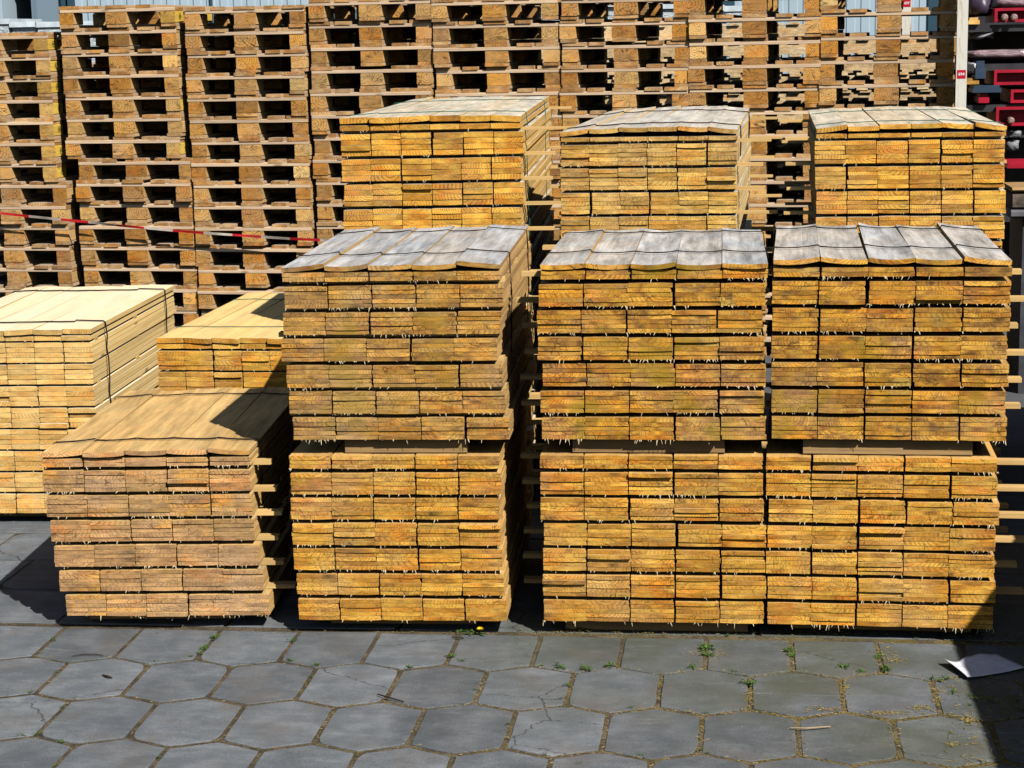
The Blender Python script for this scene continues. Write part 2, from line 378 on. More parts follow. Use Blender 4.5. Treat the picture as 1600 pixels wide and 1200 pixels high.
# ------------------------------------------------------------------ ground
PAV_D, PAV_L, PAV_OFF, PAV_XO, PAV_X0, PAV_Y0 = .2734, .2875, .3497, .1331, -2.1607, 5.5852
def paving_mat():
    g = G('slate_grey_paver'); geo = g.n('NewGeometry'); pos = geo.outputs['Position']
    rp = geo.outputs['Random Per Island']
    n1 = g.noise(pos, 7, 5, .6); n2 = g.noise(pos, 230, 3, .85); n3 = g.noise(g.vec('MULTIPLY', pos, (3, 9, 1)), 3, 4, .7, .5)
    v = g.math('ADD', g.math('MULTIPLY', n1, .5), g.math('ADD', g.math('MULTIPLY', n2, .6), g.math('MULTIPLY', n3, .25)))
    base = g.ramp(v, [(.42, (.066, .076, .085)), (.66, (.135, .148, .160)), (.86, (.26, .27, .28))])
    rv = g.mr(rp, 0, 1, .80, 1.18); base = g.mix(1.0, base, g.comb(rv, rv, rv), 'MULTIPLY')
    x = g.xyz(pos)
    al = g.math('MULTIPLY', g.mr(g.noise(pos, 2.3, 4), .38, .58), g.mr(g.math('ADD', x[0], g.math('MULTIPLY', x[1], 1.1)), 4.9, 6.2))
    base = g.mix(g.math('MULTIPLY', al, .7), base, (.085, .092, .052))
    warm = g.mr(g.noise(pos, 5, 4, .6), .52, .68, 0, .45); base = g.mix(warm, base, (.15, .125, .105))
    sc = g.noise(g.vec('MULTIPLY', pos, (4, 22, 1)), 1.0, 5, .72, 1.0)
    scm = g.math('MULTIPLY', g.mr(sc, .57, .70), g.mr(g.noise(pos, 3.1, 2), .42, .58))
    base = g.mix(g.math('MULTIPLY', scm, .45), base, (.30, .315, .33))
    pit = g.mr(g.voro(pos, 120), .10, .22, 1, 0); base = g.mix(g.math('MULTIPLY', pit, .45), base, (.035, .038, .042))
    spk = g.mr(g.voro(pos, 30), .035, .075, 1, 0); base = g.mix(g.math('MULTIPLY', spk, g.mr(g.noise(pos, 9, 2), .52, .62, 0, .8)), base, (.48, .48, .46))
    ck = g.mr(g.voro(g.vec('ADD', g.vec('MULTIPLY', pos, (2.1, 2.6, 1)), g.comb(g.math('MULTIPLY', n1, .25), g.math('MULTIPLY', n3, .2), 0.0)), 1.0, 'DISTANCE_TO_EDGE'), .002, .007, 1, 0)
    ck = g.math('MULTIPLY', ck, g.math('GREATER_THAN', rp, .80)); base = g.mix(g.math('MULTIPLY', ck, .8), base, (.03, .028, .022))
    oil = g.mr(g.noise(pos, 1.6, 5, .7), .56, .68, 0, .4); base = g.mix(oil, base, (.045, .047, .05))
    grit = g.math('MULTIPLY', g.mr(g.noise(pos, 95, 3, .8), .56, .66), g.mr(g.noise(pos, 2.6, 3), .48, .62)); base = g.mix(g.math('MULTIPLY', grit, .5), base, (.24, .20, .14))
    g.col(base); g.b.inputs['Roughness'].default_value = .75
    g.bump(v, .9, .004); return g.m
def joint_mat():
    g = G('sandy_joint_soil'); pos = g.n('NewGeometry').outputs['Position']; x = g.xyz(pos)
    n = g.noise(pos, 150, 4, .8); n2 = g.noise(pos, 12, 4)
    c = g.ramp(n, [(.3, (.035, .028, .018)), (.48, (.14, .11, .065)), (.6, (.25, .19, .11)), (.72, (.45, .36, .23))])
    dark = g.math('MULTIPLY', g.mr(n2, .4, .65, .55, 1.15), g.mr(x[0], -1.6, .2, .78, 1.05)); c = g.mix(1.0, c, g.comb(dark, dark, dark), 'MULTIPLY')
    ms = g.math('MULTIPLY', g.mr(g.noise(pos, 9, 3), .45, .6), g.mr(x[0], -1.2, .6)); c = g.mix(g.math('MULTIPLY', ms, .6), c, (.19, .145, .025))
    g.col(c); g.b.inputs['Roughness'].default_value = .95; g.bump(n, 1.0, .006); return g.m
M_PAV, M_JOINT = paving_mat(), joint_mat()
def yard_mat():
    g = G('yard_concrete'); pos = g.n('NewGeometry').outputs['Position']
    n = g.noise(pos, 3, 6, .65); n2 = g.noise(pos, 180, 2)
    v = g.math('ADD', g.math('MULTIPLY', n, .7), g.math('MULTIPLY', n2, .3))
    g.col(g.ramp(v, [(.3, (.075, .078, .08)), (.7, (.13, .132, .135))])); g.bump(v, .4, .003); return g.m
M_YARD = yard_mat()
gb = MB(); ys = [1, 5, 7.5, 9, 11.5, 14, 20, 40, 120, 400]
def gz(y): return -.0038 - (0 if y < 7.5 else min(.045, (y-7.5)*.012))
for a, b in zip(ys[:-1], ys[1:]):
    gb.add([(-250, a, gz(a)), (250, a, gz(a)), (250, b, gz(b)), (-250, b, gz(b))], [(0, 1, 2, 3)], 0 if b <= 7.5 else 1)
gb.add([(-250, -60, gz(1)), (250, -60, gz(1)), (250, 1, gz(1)), (-250, 1, gz(1))], [(0, 1, 2, 3)], 0)
tag(gb.obj('ground', [M_JOINT, M_YARD]), kind='structure')
pv = MB()
def paver(poly, h=0.0):
    """one paving stone with a worn, chamfered upper edge"""
    n = len(poly); cx = sum(p[0] for p in poly)/n; cy = sum(p[1] for p in poly)/n
    tx, ty = random.uniform(-.006, .006), random.uniform(-.006, .006); dz = random.uniform(-.002, .0015)+h
    # round the outline: subdivide edges, jitter slightly
    pts = []
    for i in range(n):
        a, b = poly[i], poly[(i+1) % n]; m = 7
        chip = random.choice((0, 0, .004, .008, .016)) if random.random() < .6 else 0
        for q in range(m):
            u = q/m
            if q == 0 and chip:
                a2 = (a[0]+(cx-a[0])*chip*4, a[1]+(cy-a[1])*chip*4); pts.append(a2); continue
            pts.append((a[0]*(1-u)+b[0]*u+random.uniform(-.0012, .0012), a[1]*(1-u)+b[1]*u+random.uniform(-.0012, .0012)))
    k = len(pts)
    ring = lambda ins, z: [(cx+(x-cx)*(1-ins/abs_(x-cx, y-cy)), cy+(y-cy)*(1-ins/abs_(x-cx, y-cy)), z+dz+tx*(x-cx)+ty*(y-cy)) for x, y in pts]
    abs_ = lambda a, b: max(.02, math.hypot(a, b))
    vs_ = ring(0, -.03) + ring(.0003, -.0012) + ring(.0022, 0)
    fs = []
    for r in range(2):
        fs += [(r*k+i, r*k+(i+1) % k, (r+1)*k+(i+1) % k, (r+1)*k+i) for i in range(k)]
    fs.append(tuple(2*k+i for i in range(k)))
    pv.add(vs_, fs)
C = .0625; J = .0078
for row in range(-1, 8):
    far = PAV_Y0 - row*PAV_OFF; near = far - PAV_L; xo = PAV_X0 + PAV_XO*(row % 2) + (0.0)
    for n in range(-13, 14):
        if row == -1 and n > 30: continue
        xl = xo + n*PAV_D + J; xr = xo + (n+1)*PAV_D - J
        xm = (xl+xr)/2
        if row == -1:      # cut row along the edge
            fy = 5.945
            poly = [(xl, near), (xm, near-C+.006), (xr, near), (xr, fy), (xl, fy)]
        else:
            poly = [(xl, near+.007), (xm, near-C+.013), (xr, near+.007), (xr, far-.006), (xm, far+C-.012), (xl, far-.006)]
        g_ = .0
        paver(poly)
# rectangular slabs behind the edge course
for r in range(5):
    y0 = 5.985+r*.392
    for n in range(-14, 14):
        x0 = -2.35+(n+.37*(r % 2))*.60
        paver([(x0+.006, y0+.006), (x0+.594, y0+.006), (x0+.594, y0+.386), (x0+.006, y0+.386)])
tag(pv.obj('paving', M_PAV), kind='structure')

# ------------------------------------------------------------------ front bundles
T5 = .0143; G5 = .0150
R = random.uniform
def tops(seq): return seq
bundle('single ground level timber bundle with tan curled top boards, leftmost of the front row', (-2.336, 5.915), .072, 5, .140, T5, 1.13, 0.0, 6, 5, G5, W_TAN,
       top=[(.075, .003, 0), (.035, .003, .005), (.01, .004, .009), (-.012, .003, .008), (-.045, .003, .004)], strap=(M_WIRE, .0017, False), ntop=2, laths=(.05, .09), strap_drop=.16,
       offs=[.052, .036, .022, .012, .006, .0, .004], bearer=(.1, .1), group='weathered timber bundles in the front row', strap_y=(.13, .86))
bundle('lower timber bundle, second from left at ground level, under a grey topped bundle', (-1.487, 5.921), .034, 5, .1395, T5, 1.19, 0.0, 6, 5, G5, W_LOWER,
       ntop=3, laths=(-.008, .0), bearer=(.1, .1), offs=[.012, .008, .002, .0, -.002, .002, .0], group='weathered timber bundles in the front row')
bundle('upper timber bundle with brownish board ends and silver curled top boards tilted like shingles', (-1.492, 5.921), .034, 5, .1425, T5, 1.20, .6132, 6, 5, G5*1.06, W_BROWN, topmat=W_BROWN_TOP, bearer_h=.0535, bearer_set=.03,
       top=[(.085, .003, 0), (.05, .006, 0), (.05, .003, .002), (.025, .004, .004), (-.075, .0015, .008)], strap=(M_WIRE, .0017, False), laths=(-.008, .0), strap_drop=.33, bearer=(.19, .12),
       offs=[.022, .016, .006, -.006, .004, .014, .006], splinters=11, group='weathered timber bundles in the front row', strap_y=(.24, .84))
bundle('lower golden timber bundle under the upper bundle with level cupped grey top boards', (-.655, 5.954), .010, 5, .1446, T5, 1.08, 0.0, 6, 5, G5, W_LOWER,
       ntop=3, laths=(-.01, .005), lath_left=.09, bearer=(.07, .05), bearer_set=.06, offs=[.0, .002, .003, .006, .0, -.002, -.004], group='weathered timber bundles in the front row', lath_set=.2)
bundle('upper timber bundle with five evenly cupped grey top boards, third pile from the left', (-.650, 5.956), .010, 5, .1443, T5, 1.08, .6132, 6, 5, G5*1.05, W_OCHRE, topmat=W_OCHRE_TOP, bearer_h=.0535, bearer_set=.03,
       top=[(.06, .004, .001), (.014, .005, 0), (.004, .0075, 0), (-.004, .005, .001), (-.035, .004, 0)], strap=(M_WIRE, .0017, False), laths=(-.01, .005), lath_left=.09, strap_drop=.1, bearer=(.1, .13),
       offs=[.0, -.004, .004, -.004, -.008, -.002, .006], splinters=11, group='weathered timber bundles in the front row', strap_y=(.27, .85), lath_set=.2)
bundle('lower orange timber bundle at the right end of the front row, its corner in shadow', (.079, 5.964), -.022, 5, .1450, T5, 1.05, 0.0, 6, 5, G5, W_LOWER,
       ntop=3, laths=(.06, .15), bearer=(.08, .06), offs=[.0, .003, .0, .002, .004, -.002, .0], group='weathered timber bundles in the front row', lath_set=.16)
bundle('upper orange timber bundle at the right end with curled up grey top boards', (.095, 5.962), -.022, 5, .1462, T5, 1.05, .6132, 6, 5, G5*1.06, W_OCHRE, topmat=W_OCHRE_TOP, bearer_h=.0575, bearer_set=.03,
       top=[(.05, .006, .008), (-.025, .004, .008), (-.05, .007, .008), (-.04, .005, .005), (-.10, .004, .002)], strap=(M_WIRE, .0017, False), laths=(.04, .10), strap_drop=.1, bearer=(.1, .1),
       offs=[.0, -.002, -.004, -.002, .0, .0, .002], splinters=11, group='weathered timber bundles in the front row', strap_y=(.26, .85), lath_set=.16)
# further bundles of the same row beyond the picture's right edge (their shadow falls into it; the unseen rear pair is added for its shade)
for z0, h, yy, ln_, wh in ((0.0, .05, 3.6, 2.9, 'nearest the camera at the far right, shading the paving'), (.6132, .0555, 3.6, 2.9, 'nearest the camera at the far right, shading the paving'), (0.0, .05, 6.55, 2.6, 'right of the back row, out of the sun'), (.6132, .0555, 6.55, 2.6, 'right of the back row, out of the sun')):
    bundle(('lower' if not z0 else 'upper')+' timber bundle '+wh, (1.50, yy), .0, 5, .1455, T5, ln_, z0, 6, 5, G5, W_OCHRE, ntop=3, bearer_h=h,
           laths=(0, .02), lath_left=.03, splinters=0, detail=False)

# ------------------------------------------------------------------ back bundles
def back(label, corner, yaw, w, t, L, zt, nlay, nc, gap, mat, top, strap, laths, **k):
    h = nlay*(nc*t+gap) + 2*t
    z0 = zt-h-.035
    b = bundle(label, corner, yaw, 6, w, t, L, z0-.0, nlay, nc, gap, mat, top=top, ntop=1, strap=strap, laths=laths, bearer_h=.035, splinters=4, **k)
    return z0
TB = [[(.07, .0, 0), (.02, .001, .005), (.01, .001, .007), (.005, .001, .008), (-.01, .001, .007), (-.03, .0, .004)],
      [(.13, .003, 0), (.06, .003, .009), (.03, .002, .015), (.01, .002, .018), (-.03, .003, .015), (-.10, .003, .006)],
      [(.10, .002, 0), (.03, .001, .008), (.015, .001, .012), (-.01, .001, .012), (-.03, .002, .010), (-.11, .002, .001)]]
STR = (M_GREEN, .0019, True)
B1 = on_y(532, 192, 7.56); B2 = on_y(873, 212, 7.74); B3 = on_y(1274, 206, 7.62)
for B, yaw, w, t, L, nc, gap, mat, top, strap, lab, lo, sd in (
    (B1, .05, .1222, .0222, 2.35, 4, .0135, W_GOLD, TB[0], STR, 'golden timber bundle with green straps, top of the left pile in the back row', (.10, .16), .55),
    (B2, -.03, .1200, .0172, 2.15, 5, .0130, W_STRAW, TB[1], (M_WIRE, .0025, False), 'straw coloured timber bundle with grey top, on the middle pile in the back row', (.09, .17), .12),
    (B3, -.02, .1222, .0174, 1.75, 5, .0132, W_GOLD, TB[2], STR, 'clean golden timber bundle with green straps, top of the right pile in the back row', (-.01, .02), .12)):
    h = 5*(nc*t+gap)+2*t; zt = B.z
    z0 = zt-h-.035+t*.5
    grp = 'timber bundles in the back row'
    bundle(lab, (B.x, B.y), yaw, 6, w, t, L, z0, 5, nc, gap, mat, top=top, ntop=1, strap=strap, laths=lo, lath_left=.02 if B is not B3 else .14, bearer_h=.035, splinters=4, strap_drop=sd, group=grp, strap_y=(.12, .72), lath_set=.10)
    # two more bundles carry it, almost wholly hidden
    nl = 4; zz = z0
    hh = zz/2
    for q in range(2):
        gp = (hh-.035-2*t-nl*nc*t)/nl
        bundle(('lowest' if q == 0 else 'middle')+' hidden timber bundle of the '+('left' if B is B1 else 'middle' if B is B2 else 'right')+' pile in the back row', (B.x+.01, B.y+.01), yaw, 6, w, t, L, q*hh, nl, nc, gp, mat, ntop=2, laths=lo, bearer_h=.035, splinters=0, detail=False, lath_left=.02 if B is not B3 else .14, lath_set=.10)

# ------------------------------------------------------------------ pale bundles on the left
P1 = on_y(147, 520, 7.30)
bundle('tall fresh pale timber bundle with black straps at the far left', (P1.x-6*.1206-.02, 7.29), .05, 6, .120, .0203, 1.38, 0.0, 8, 4, .0097, W_PALE,
       top=[(.04, 0, 0), (.01, .001, .001), (.0, .001, 0), (.012, .001, 0), (.0, .001, .001), (-.03, .001, .003)], ntop=1, strap=(M_BLACK, .0032, True), laths=(-.012, .0), splinters=1, bearer=(.02, .02), strap_drop=.8, strap_y=(.14, .86), jit=.003, bearer_h=.045)
P2 = on_y(244, 527, 7.56)
bundle('low fresh yellow timber bundle with green straps behind the leftmost front bundle', (P2.x, 7.56), -.02, 6, .120, .0203, 1.42, 0.0, 7, 4, .0097, W_FRESH,
       top=[(.03, 0, 0), (.0, .001, 0), (.0, .001, 0), (.01, .001, 0), (.0, .001, .001), (-.03, .001, .003)], ntop=1, strap=(M_GREEN, .0019, True), laths=(-.01, .01), splinters=3, bearer=(.05, .05), strap_drop=.2, strap_y=(.2, .8), jit=.003, bearer_h=.062)

# ------------------------------------------------------------------ pallets
def cb(x0, x1, y0, y1, z0, z1, mat, name, ch=.002):
    m = MB(); cx = (x0+x1)/2
    m.cbox(x0-cx, x1-cx, 0, y1-y0, 0, z1-z0, ch); return (name, m.mesh(name, mat), (cx, y0, z0))
def stringer_mesh(y0):
    # long axis is X: build along Y and turn
    m = MB(); m.cbox(-.0725, .0725, 0, .8, 0, .022, .002); return ('stringer', m.mesh('stringer', W_PBEAM), (.4, y0+.0725, .100))
XS = (-.35, 0, .35)
PARTS = []
for x, wd in ((-.3275, .145), (-.18, .100), (0, .145), (.18, .100), (.3275, .145)):
    PARTS.append(cb(x-wd/2, x+wd/2, 0, 1.2, .122, .144, W_PBOARD, 'deck_board'))
for y0 in (.002, .5275, 1.053): PARTS.append(stringer_mesh(y0))
for y0 in (.0, .5275, 1.055):
    for x, wd in ((-.35, .100), (0, .145), (.35, .100)):
        PARTS.append(cb(x-wd/2, x+wd/2, y0, y0+.145, .0228, .0992, W_PBLOCK, 'block', .004))
for x, wd in ((-.35, .100), (0, .145), (.35, .100)):
    PARTS.append(cb(x-wd/2, x+wd/2, 0, 1.2, 0, .0215, W_PBOARD, 'base_board'))
YPARTS = [(n, (lambda c: (c.materials.clear(), c.materials.append(W_YEL), c)[2])(me.copy()) if n == 'block' and l[0] > .2 else me, l) for n, me, l in PARTS]
ORD = ['topmost', 'second from top', 'third from top', 'fourth from top', 'fifth from top', 'sixth from top', 'seventh from top', 'eighth from top', 'ninth from top', 'tenth from top', 'eleventh from top', 'twelfth from top', 'thirteenth from top', 'fourteenth from top', 'fifteenth from top', 'sixteenth from top', 'seventeenth from top', 'eighteenth from top']
COLN = ['leftmost', 'second', 'third', 'fourth', 'fifth', 'sixth', 'seventh', 'rightmost']
M_STAMP = simple('black_stamp_ink', (.03, .02, .012), .9)
def stamp_mesh():
    m = MB()
    # an oval burnt stamp with three strokes, 1 mm proud of the side of the corner block
    for a, b, r0, r1 in ((.0, 1.0, .018, .0215),):
        n = 16
        for i in range(n):
            t0, t1 = 2*PI*i/n, 2*PI*(i+1)/n
            q = [(0, math.cos(t)*r*.9, math.sin(t)*r*1.0) for t, r in ((t0, r0), (t1, r0), (t1, r1), (t0, r1))]
            m.add([(0, y, z) for _, y, z in q] + [(.0012, y, z) for _, y, z in q], [(0, 1, 2, 3), (7, 6, 5, 4), (0, 4, 5, 1), (1, 5, 6, 2), (2, 6, 7, 3), (3, 7, 4, 0)])
    for dy in (-.008, 0, .008): m.box(0, .0012, dy-.0016, dy+.0016, -.009, .009)
    return m.mesh('stamp', M_STAMP)
STAMP = stamp_mesh()
def pallet(loc, rz, label, group, yellow=False, name='wooden_pallet'):
    root = thing(name, label, 'pallet', loc, rz, group)
    for n, me, l in (YPARTS if yellow else PARTS):
        if n == 'deck_board' and random.random() < .012: continue
        o = link(n, me, root, (l[0]+random.uniform(-.004, .004), l[1]+random.uniform(-.004, .004), l[2]), (0, 0, random.uniform(-.006, .006) + (PI/2 if n == 'stringer' else 0)))
        if yellow and n == 'block' and l[0] > .2 and l[1] < .1:
            link('stamp', STAMP, o, (.0502, .085, .040))
    return root
PYAW = -.082
cols = [(-8, 126.6, 3), (186, 50.6, 2), (381.5, 52.3, 2), (577.5, 40.5, 2), (774, 40.5, 2), (975.5, 37.0, 2), (1180, 30.4, 2), (1386.5, 21.3, 2)]
PC = []
for i, (u, vst, extra) in enumerate(cols):
    yl = 11.685
    for _ in range(6):
        d = ray(u, 250); x = d.x/d.y*yl; yl = 11.685 - .082*x
    z = on_y(u, vst, yl).z; base = gz(yl) + .0
    k = round((z-.111-base)/.144); ph = (z-base)/(k+.111/.144)
    x = on_y(u, vst, yl).x
    n = k+extra; PC.append((x, yl, base+n*ph))
    for j in range(n):
        fromtop = n-1-j
        dx = R(-.009, .009); dy = R(-.015, .015)
        if i == 0 and fromtop > 6: dx += .055
        if i == 1 and fromtop > 6: dx += .045 + (.018 if fromtop == 7 else 0)
        if i == 1 and fromtop <= 6: dx -= .008
        p = pallet((x+dx, yl+dy+(0 if not fromtop else 0), base+j*ph), PYAW+R(-.011, .011), f'weathered wooden pallet, {ORD[fromtop]} in the {COLN[i]} stack of the tall pallet wall',
               f'pallets stacked in the wall behind the timber', yellow=(i in (0, 1) and fromtop <= 6 and (i == 0 or random.random() < .6)))
        p.scale = (1, 1, ph/.144)
# paler stacks standing behind, seen through the openings
RM = MB()          # stringer pallet seen from its long side: deep stringers, deck and base boards across
for y0 in (.02, .55, 1.08): RM.box(-.425, .425, y0, y0+.04, .018, .118)
for q in range(6):
    xx = -.40+q*.16
    RM.box(xx-.045, xx+.045, 0, 1.14, .1185, .138); RM.box(xx-.045, xx+.045, 0, 1.14, 0, .0175)
RPM = RM.mesh('pallet', W_REAR)
# stringers run along X here, so turn their grain by building the pallet lying along Y would cost shape; grain is read from the boards
ST5 = ['fifth', 'sixth', 'seventh', 'rightmost']
for i in range(4):
    u = (774, 975, 1180, 1386)[i]+12; yl = 15.6
    x = on_y(u, 100, yl).x
    nn = 15 if i < 3 else 14
    for j in range(nn):
        o = link('pallet', RPM, None, (x+R(-.03, .03), yl+R(-.03, .03), gz(15)+j*.1385), (0, 0, -.03+R(-.012, .012)))
        tag(o, f'pale sunlit pallet, {ORD[nn-1-j]} in the rear stack behind the {ST5[i]} front stack', 'pallet', 'pale pallets behind the pallet wall')
# second row added close behind the wall's left half to darken its openings
DM = MB()
for n_, me, l in PARTS:
    rot = Matrix.Translation(l) @ (Matrix.Rotation(PI/2, 4, 'Z') if n_ == 'stringer' else Matrix.Identity(4))
    DM.add([rot @ v.co for v in me.vertices], [tuple(p.vertices) for p in me.polygons])
DPM = DM.mesh('pallet', W_PBOARD)
for i in range(4):
    x, y, zt_ = PC[i]
    nn = 13 if i in (0,) else 14
    for j in range(nn):
        o = link('pallet', DPM, None, (x+.12+R(-.02, .02), y+1.27+R(-.01, .01), gz(13)+j*.144), (0, 0, PYAW+R(-.01, .01)))
        tag(o, f'added brown pallet, {ORD[nn-1-j]} in the second row behind the {COLN[i]} front stack', 'pallet', 'added pallets in the second row')

# ------------------------------------------------------------------ barrier tape
M_RED = simple('red_tape', (.40, .010, .015), .45, noise=.3); M_WHITE = simple('white_tape', (.42, .36, .30), .5, noise=.3)
path = [(-60, 330), (0, 333), (45, 338), (95, 343), (138, 347), (182, 352), (225, 356), (270, 360), (318, 364), (363, 367), (408, 370), (453, 373), (500, 375), (512, 376)]
pts = []
for u, v in path:
    yl = 11.685
    for _ in range(6):
        d = ray(u, v); yl = 11.685-.082*(d.x/d.y*yl)
    pts.append(on_y(u, v, yl-.075))
pts += [Vector((-2.2, 10.9, pts[-1].z-.03)), Vector((-1.62, 9.7, pts[-1].z-.05))]
tp = MB(); sub = []
for a, b in zip(pts[:-1], pts[1:]): sub += [a.lerp(b, q/6) for q in range(6)]
sub.append(pts[-1]); hw = .008
vs_ = []
for i, p in enumerate(sub):
    an = .35*math.sin(i*.37)+.25*math.sin(i*.13+1); up = Vector((0, math.sin(an), math.cos(an)))*hw; nn = Vector((0, -math.cos(an), math.sin(an)))*.0007
    vs_ += [p+up+nn, p-up+nn, p-up-nn, p+up-nn]
fs, fm = [], []
for i in range(len(sub)-1):
    for q in range(4): fs.append((i*4+q, i*4+(q+1) % 4, i*4+4+(q+1) % 4, i*4+4+q)); fm.append((i//6+1) % 2)
fs += [(3, 2, 1, 0), tuple(len(vs_)-4+q for q in range(4))]; fm += [0, 0]
tag(link('barrier_tape', mesh('barrier_tape', vs_, fs, [M_RED, M_WHITE], fm)), 'red and white striped barrier tape stretched along the pallet wall', 'barrier tape')

# ------------------------------------------------------------------ rack on the right
M_POST = None
def post_mat():
    g = G('cream_rack_paint'); pos = g.n('NewGeometry').outputs['Position']
    r = g.math('MULTIPLY', g.mr(g.noise(g.vec('MULTIPLY', pos, (30, 30, 4)), 1.0, 5, .7), .52, .66), .85)
    g.col(g.mix(r, (.74, .71, .62), (.42, .25, .07))); g.b.inputs['Roughness'].default_value = .45; return g.m
M_POST = post_mat()
M_LABEL = simple('red_label', (.55, .01, .03), .4); M_LETTER = simple('white_lettering', (.85, .85, .85), .5)
M_REDP = simple('red_painted_steel', (.40, .008, .028), .5, noise=.2, scale=12); M_NAVY = simple('navy_painted_steel', (.035, .06, .10), .45, noise=.2)
M_DARK = simple('dark_steel', (.045, .045, .05), .5, .3, noise=.3); M_PEG = simple('bare_steel_peg', (.55, .38, .34), .35, .6)
def wrap_mat(name, c):
    g = G(name); tc = g.n('NewGeometry').outputs['Position']
    n = g.noise(g.vec('MULTIPLY', tc, (6, 14, 22)), 1.0, 5, .7, 1.5)
    g.col(g.mix(g.mr(n, .4, .65), tuple(x*.35 for x in c), c)); g.b.inputs['Roughness'].default_value = .22; g.b.inputs['Specular IOR Level'].default_value = .6
    g.bump(n, .9, .02); return g.m
M_WRAPP = wrap_mat('pinkish_clear_wrap', (.55, .38, .42)); M_WRAPW = wrap_mat('white_clear_wrap', (.60, .60, .64)); M_PALEWRAP = wrap_mat('pale_blue_wrap', (.70, .78, .82))
M_BROWNW = W_BEARER
def text_mesh(body, size, mat, depth=.0012):
    cu = bpy.data.curves.new('lettering', 'FONT'); cu.body = body; cu.size = size; cu.align_x = 'CENTER'; cu.align_y = 'CENTER'; cu.extrude = depth/2; cu.offset = size*.025
    tmp = bpy.data.objects.new('lettering_tmp', cu); COL.objects.link(tmp)
    bpy.context.view_layer.update()
    dg = bpy.context.evaluated_depsgraph_get(); me = bpy.data.meshes.new_from_object(tmp.evaluated_get(dg))
    bpy.data.objects.remove(tmp); me.materials.clear(); me.materials.append(mat); me.name = 'lettering'; return me
def upright(u, ytop, y, wd, label, plates):
    p = on_y(u, ytop, y); root = thing('rack_upright', label, 'rack post', (p.x, y, gz(y)), -.08)
    m = MB(); hgt = 3.4
    m.cbox(-wd/2, wd/2, -.06, .06, 0.012, hgt, .006) if False else None
    # C profile: web and two flanges
    m.box(-wd/2, wd/2, 0, .006, .012, hgt); m.box(-wd/2, -wd/2+.006, .006, .09, .012, hgt); m.box(wd/2-.006, wd/2, .006, .09, .012, hgt)
    m.obj('post', M_POST, root)
    b = MB(); b.box(-wd, wd, -.06, .15, 0, .012); b.obj('foot_plate', M_POST, root)
    for z, txt in plates:
        pl = MB(); s = wd*.40; pl.box(-s, s, -.0015, -.0002, z-s, z+s)
        lo = pl.obj('number_plate', M_LABEL, root); 
        if txt: link('lettering', text_mesh(txt, s*.95, M_LETTER), lo, (0, -.0021, z), (PI/2, 0, 0))
    return root
zt = on_y(1499, 116, 11.42).z-gz(11.42)
upright(1503.5, 60, 11.42, .062, 'white steel rack post with red 694 plate beside the pallet wall', [(zt, '694')])
zz1 = on_y(1417, 5, 16.6).z-gz(16.6); zz2 = on_y(1415, 64, 16.6).z-gz(16.6)
upright(1417, 5, 16.6, .078, 'white steel rack post seen through the rightmost pallet stack, with two red plates', [(zz1, '697'), (zz2, '697')])
# shelving bay holding red steel parts
YB = 12.6
def pb(u0, v0, u1, v1, y): a = on_y(u0, v1, y); b = on_y(u1, v0, y); return a.x, b.x, a.z, b.z
rk = thing('storage_rack', 'dark steel storage rack full of red parts right of the white post', 'rack', (1.62, YB, gz(YB)))
zs = [on_y(1560, v, YB).z for v in (37, 98, 162, 203)]
def rel(root, mb, name, mat, smooth=False):
    for v in mb.v: v -= root.location
    return mb.obj(name, mat, root, smooth=smooth)
for z in zs:
    m = MB(); m.box(1.42, 4.2, YB-.02, YB+1.3, z-.05, z-.006); rel(rk, m, 'shelf', M_DARK)
for x in (1.44, 4.1):
    for y in (YB+.25, YB+1.22):
        m = MB(); m.box(x, x+.07, y, y+.07, gz(YB), 3.2); rel(rk, m, 'post', M_DARK)
m = MB(); m.box(1.42, 4.2, YB+1.31, YB+1.35, .1, 3.2); rel(rk, m, 'added_dark_backing', M_DARK)  # added dark sheet, blocks the bright hall so the bay reads as shade
for z in (.35, .75):
    m = MB(); m.box(1.42, 4.2, YB-.02, YB+1.3, z-.05, z); rel(rk, m, 'shelf', M_DARK)
def bracket(label, u0, v0, u1, v1, y, pegs, group='red steel parts on the rack', depth=.5, inner=True):
    x0, x1, z0, z1 = pb(u0, v0, u1, v1, y); root = thing('steel_bracket', label, 'steel part', ((x0+x1)/2, y, z0), 0, group)
    m = MB(); t = .018
    m.box(x0, x1, y, y+depth, z0, z0+t); m.box(x0, x0+t, y, y+depth, z0+t, z1); m.box(x1-t, x1, y, y+depth, z0+t, z1)
    m.box(x0+t, x1-t, y+.10, y+.10+t, z0+t, z1-t if inner else z0+t*3); m.box(x0+t, x1-t, y, y+depth, z1-t, z1) if inner else None
    rel(root, m, 'frame', M_REDP)
    for uu, vv in pegs:
        p = on_y(uu, vv, y); q = MB(); q.tube([(p.x, y+.1, p.z), (p.x, y-.03, p.z), (p.x, y-.04, p.z)], [.022, .022, .012], 10); rel(root, q, 'peg', M_PEG)
    return root
bracket('red steel frame with two round pegs on the highest rack shelf', 1554, 11, 1640, 35, YB-.05, [(1569, 27), (1584, 27)])
bracket('red steel channel open to the front on the second rack shelf', 1553, 108, 1640, 133, YB-.06, [], inner=True)
bracket('small red steel box with white sheet leaning on it, third rack shelf', 1579, 139, 1640, 161, YB-.05, [])
bracket('red steel frame with one round peg on the lowest visible rack shelf', 1556, 166, 1650, 197, YB-.07, [(1579, 188)])
